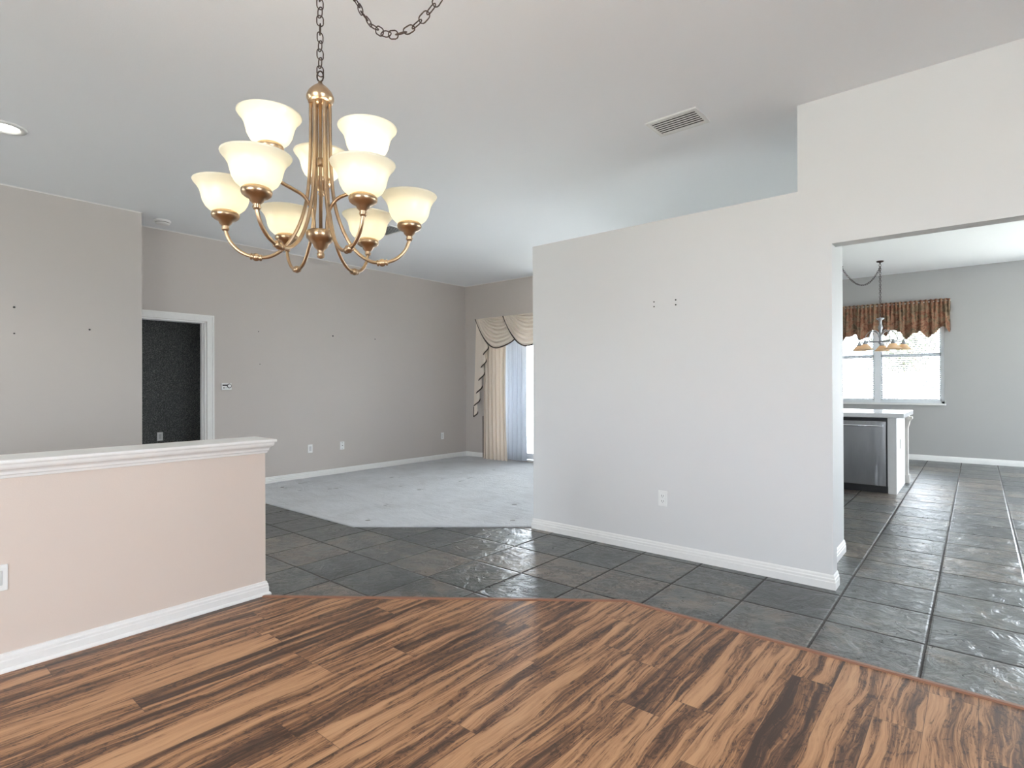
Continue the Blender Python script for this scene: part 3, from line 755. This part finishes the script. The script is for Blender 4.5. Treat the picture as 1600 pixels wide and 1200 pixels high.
# ------------------------------------------------------------------ kitchen valance and blinds
va = thing('window_valance', 'gathered brown floral valance over the kitchen window', 'valance', (-1.35, YK, 0))
def vfn(u, v):
    x = -1.02+2.04*u
    pl = math.sin(u*2*PI*34+1.5*math.sin(u*19))*.018*(1-v*.6)+math.sin(u*2*PI*12+2*math.sin(u*7))*.034*v
    head = .015 if v < .12 else 0
    zb = 2.13+.055*math.sin(u*2*PI*6.5+.6)+.02*math.sin(u*2*PI*15)+.03*math.sin(u*2*PI*2.2)
    zt = 2.675+.006*math.sin(u*2*PI*30)
    return (x+.012*v*math.sin(u*60), -.085-.02*v+pl-head*.3, zt+(zb-zt)*v)
o = MB().grid(vfn, 400, 24).done('cloth', 'valance', va)
MB().tube([(-1.03, -.075, 2.64), (1.03, -.075, 2.64)], .008, 8).tube([(-1.02, -.075, 2.64), (-1.02, 0, 2.64)], .008, 8).tube([(1.02, -.075, 2.64), (1.02, 0, 2.64)], .008, 8).done('rod', 'plate', va)
for i in (0, 1):
    s_ = -1.02 if i == 0 else 1.02
    MB().grid(lambda u, v: (s_+.006*math.sin(v*9), -.085*u-.001, 2.67-.52*v), 4, 12).done('side_return', 'valance', va)
for xa, xb, lb in ((-2.225, -1.39, 'white horizontal blind on left half of kitchen window'), (-1.29, -.456, 'white horizontal blind on right half of kitchen window')):
    bl = thing('window_blind', lb, 'blind', ((xa+xb)/2, YK+.02, 0), group='horizontal blinds in the kitchen window'); hx = (xb-xa)/2
    MB().box(-hx, -.012, 2.555, hx, .022, 2.60).done('headrail', 'vinyl', bl)
    b = MB(); z_ = 1.02
    while z_ < 2.55:
        b.box(-hx+.005, -.011, z_, hx-.005, .013, z_+.0022); z_ += .033
    for v_ in b.b.verts: v_.co.z += (v_.co.y)*.5
    b.done('slats', 'blind', bl)
    MB().box(-hx+.003, -.012, .992, hx-.003, .012, 1.008).done('bottom_rail', 'vinyl', bl)
    MB().tube([(-hx+.12, 0, 1.0), (-hx+.12, 0, 2.56)], .001, 5).tube([(hx-.12, 0, 1.0), (hx-.12, 0, 2.56)], .001, 5).done('ladder_cord', 'vinyl', bl)

# ------------------------------------------------------------------ living room drapes
DY = YF-.17
dp = thing('window_drapes', 'cream satin drapes with swags and dark fringe over patio door', 'drapes', (-6.6, DY, 0))
def D(fn): return lambda u, v: Vector(fn(u, v))-Vector((-6.6, DY, 0))
MB().box(.0, -.02, 2.40, 2.95, .01, 2.44).box(0, 0, 2.40, .03, .165, 2.44).box(2.92, 0, 2.40, 2.95, .165, 2.44).done('valance_board', 'drape', dp)
def panel(u, v):
    sp = 1-.10*math.sin(PI*min(1, v*1.1))
    x = -6.56+.53*u*(1-.06*math.sin(PI*v))
    ph = 2*PI*6*u+.8*math.sin(3*u)+.5*math.sin(v*2.5+u*5)
    return (x+.012*math.sin(ph*2), DY+.03+.075*(abs(math.sin(ph*.5))**.65-.5)*(.7+.3*v), 2.38+(0.014-2.38)*v)
MB().grid(D(panel), 160, 20).done('curtain_panel', 'drape', dp)
def jx(u): return -6.72+.30*u**.95+.055*math.sin(2*PI*5.5*u)*(1-.35*u)
def jabot(u, v):
    zb = .74+1.22*u
    zt = 2.43
    sp = .25+.75*v
    x0_ = -6.66+.17*u
    x = x0_*(1-v)+jx(u)*v
    return (x, DY-.035-.022*math.sin(2*PI*5.5*u+PI/2)*sp, zt+(zb-zt)*v)
jb = MB().grid(D(jabot), 150, 16).done('cascade', 'drape', dp)
jt = MB()
jt.tube([D(jabot)(i/150, 1) for i in range(151)], .011, 6)
jt.tube([D(jabot)(0, .9+.1*i/10) for i in range(11)], .008, 6)
jt.done('fringe', 'fringe', jb)
MB().tube([Vector((-6.575, DY+.03, z))-Vector((-6.6, DY, 0)) for z in [.03+i*.072 for i in range(11)]], .008, 6).done('panel_fringe', 'fringe', dp)
def swag(xl, xr, dy, dep=.52):
    def fn(u, v):
        l = xl+(1-v)*.34; r = xr-(1-v)*.30
        x = l+(r-l)*u
        sag = dep*(v**1.15)*(1-(abs(2*u-1))**1.9)
        # sag skewed a little to the right as the folds fall
        z = 2.43-sag-.30*v*max(0, (u-.5)*2)**2*0.9
        f_ = .055*(abs(math.sin(v*PI*8+.4*math.sin(u*4)))**.7-.5)*math.sin(PI*u)**.4
        return (x, DY-.045-dy-.05*v*math.sin(PI*u)-f_, z)
    s_ = MB().grid(D(fn), 40, 70).done('swag', 'drape', dp)
    tr_ = MB(); tr_.tube([D(fn)(i/60, 1.0) for i in range(61)], .011, 6); tr_.done('fringe', 'fringe', s_)
swag(-6.68, -5.62, 0.0)
swag(-6.02, -4.95, .03)
# vertical blinds, stacked at the left of the patio door
vb = thing('vertical_blind', 'stack of pale blue white vertical blind slats at patio door', 'blind', (-5.9, YF-.06, 0))
MB().box(-.50, -.02, 2.33, 2.6, .02, 2.38).done('headrail', 'vinyl', vb)
for k in range(9):
    xx = -.185+.045*k; a_ = math.radians(48+(22 if k % 2 else -8)+5*math.sin(k*1.7))
    def sl_(u, v, xx=xx, a_=a_):
        s = (u-.5)*.089; bow = .006*(1-(2*u-1)**2)
        return (xx+s*math.cos(a_)+bow*math.sin(a_), s*math.sin(a_)-bow*math.cos(a_), 2.33-2.295*v)
    MB().grid(sl_, 5, 1).done('slat', 'vblind', vb, solid=.0012)

# ------------------------------------------------------------------ outside
struct(MB().box(-10, YB-1.7, 3.45, XR+1.7, YK+.3, 3.6).done('roof', 'vinyl'), 'unseen roof slab with eaves added against the sun', 'roof')  # eaves added out of view to keep direct sun off the windows
struct(MB().box(-40, 7.31, -.25, 40, 70, -.13).done('ground', 'mulch'), 'lawn beyond the windows', 'ground')
struct(MB().box(-8.5, YF+.13, -.12, -3.06, 11.5, -.02).done('patio_floor', 'patio'), 'pale patio slab outside the sliding door', 'patio')
struct(MB().box(-40, -70, -.25, 40, YB-.2, -.13).done('ground', 'mulch'), 'ground in front of the house', 'ground')
fn_ = thing('fence', 'pale vinyl privacy fence outside the kitchen window', 'fence', (-4, 19, -.13))
for i in range(9):
    x_ = -9+i*2.4
    MB().box(x_-.06, -.06, 0, x_+.06, .06, 1.95, .01).done('fence_post', 'vinyl', fn_)
    if i < 8:
        b = MB().box(x_+.06, -.02, .08, x_+2.34, .02, .2).box(x_+.06, -.025, 1.65, x_+2.34, .025, 1.75)
        for j in range(15):
            xx = x_+.07+j*.151; b.box(xx, -.012, .15, xx+.145, .012, 1.7, .003)
        b.done('fence_panel', 'vinyl', fn_)
def tree(x, y, h, label, seed, leaves=140, spread=1.3, trunk=.09):
    rnd = random.Random(seed); t_ = thing('tree', label, 'tree', (x, y, -.13), 'trees outside the windows')
    b = MB(); tips = []
    def br(p, d, L, r, dep):
        pts = [p]; q = p.copy(); dd = d.copy()
        for i in range(4):
            dd = (dd+Vector((rnd.uniform(-.15, .15), rnd.uniform(-.15, .15), .05))).normalized(); q = q+dd*L/4; pts.append(q.copy())
        b.tube(pts, [r*(1-.12*i) for i in range(5)], 6); tips.append(q)
        if dep:
            for k in range(3):
                a = rnd.uniform(0, 2*PI); n_ = (dd+Vector((math.cos(a), math.sin(a), .2))*rnd.uniform(.5, .9)).normalized()
                br(pts[rnd.randint(2, 4)], n_, L*.62, r*.5, dep-1)
    br(Vector((0, 0, 0)), Vector((0, 0, 1)), h*.45, trunk, 3)
    b.done('branches', 'bark', t_)
    b = MB()
    for i in range(leaves*6):
        p = rnd.choice(tips)+Vector((rnd.gauss(0, .2*spread), rnd.gauss(0, .2*spread), rnd.gauss(0, .18*spread)))
        n_ = Vector((rnd.gauss(0, 1), rnd.gauss(0, 1), rnd.gauss(0, 1))).normalized(); a = n_.orthogonal().normalized()*.07; c = n_.cross(a)*.6
        b.face([p-a, p+c, p+a, p-c])
    f_ = b.done('foliage', 'leaf', t_)
tree(-3.1, 16.5, 4.2, 'sparse young tree outside the left kitchen window half', 4, 60)
tree(-.9, 21.5, 4.0, 'leafy tree above the fence behind right window half', 8, 220, 1.7)
tree(-9.6, 15.5, 4.0, 'tree in the yard beyond the patio door', 12, 120, 1.4)
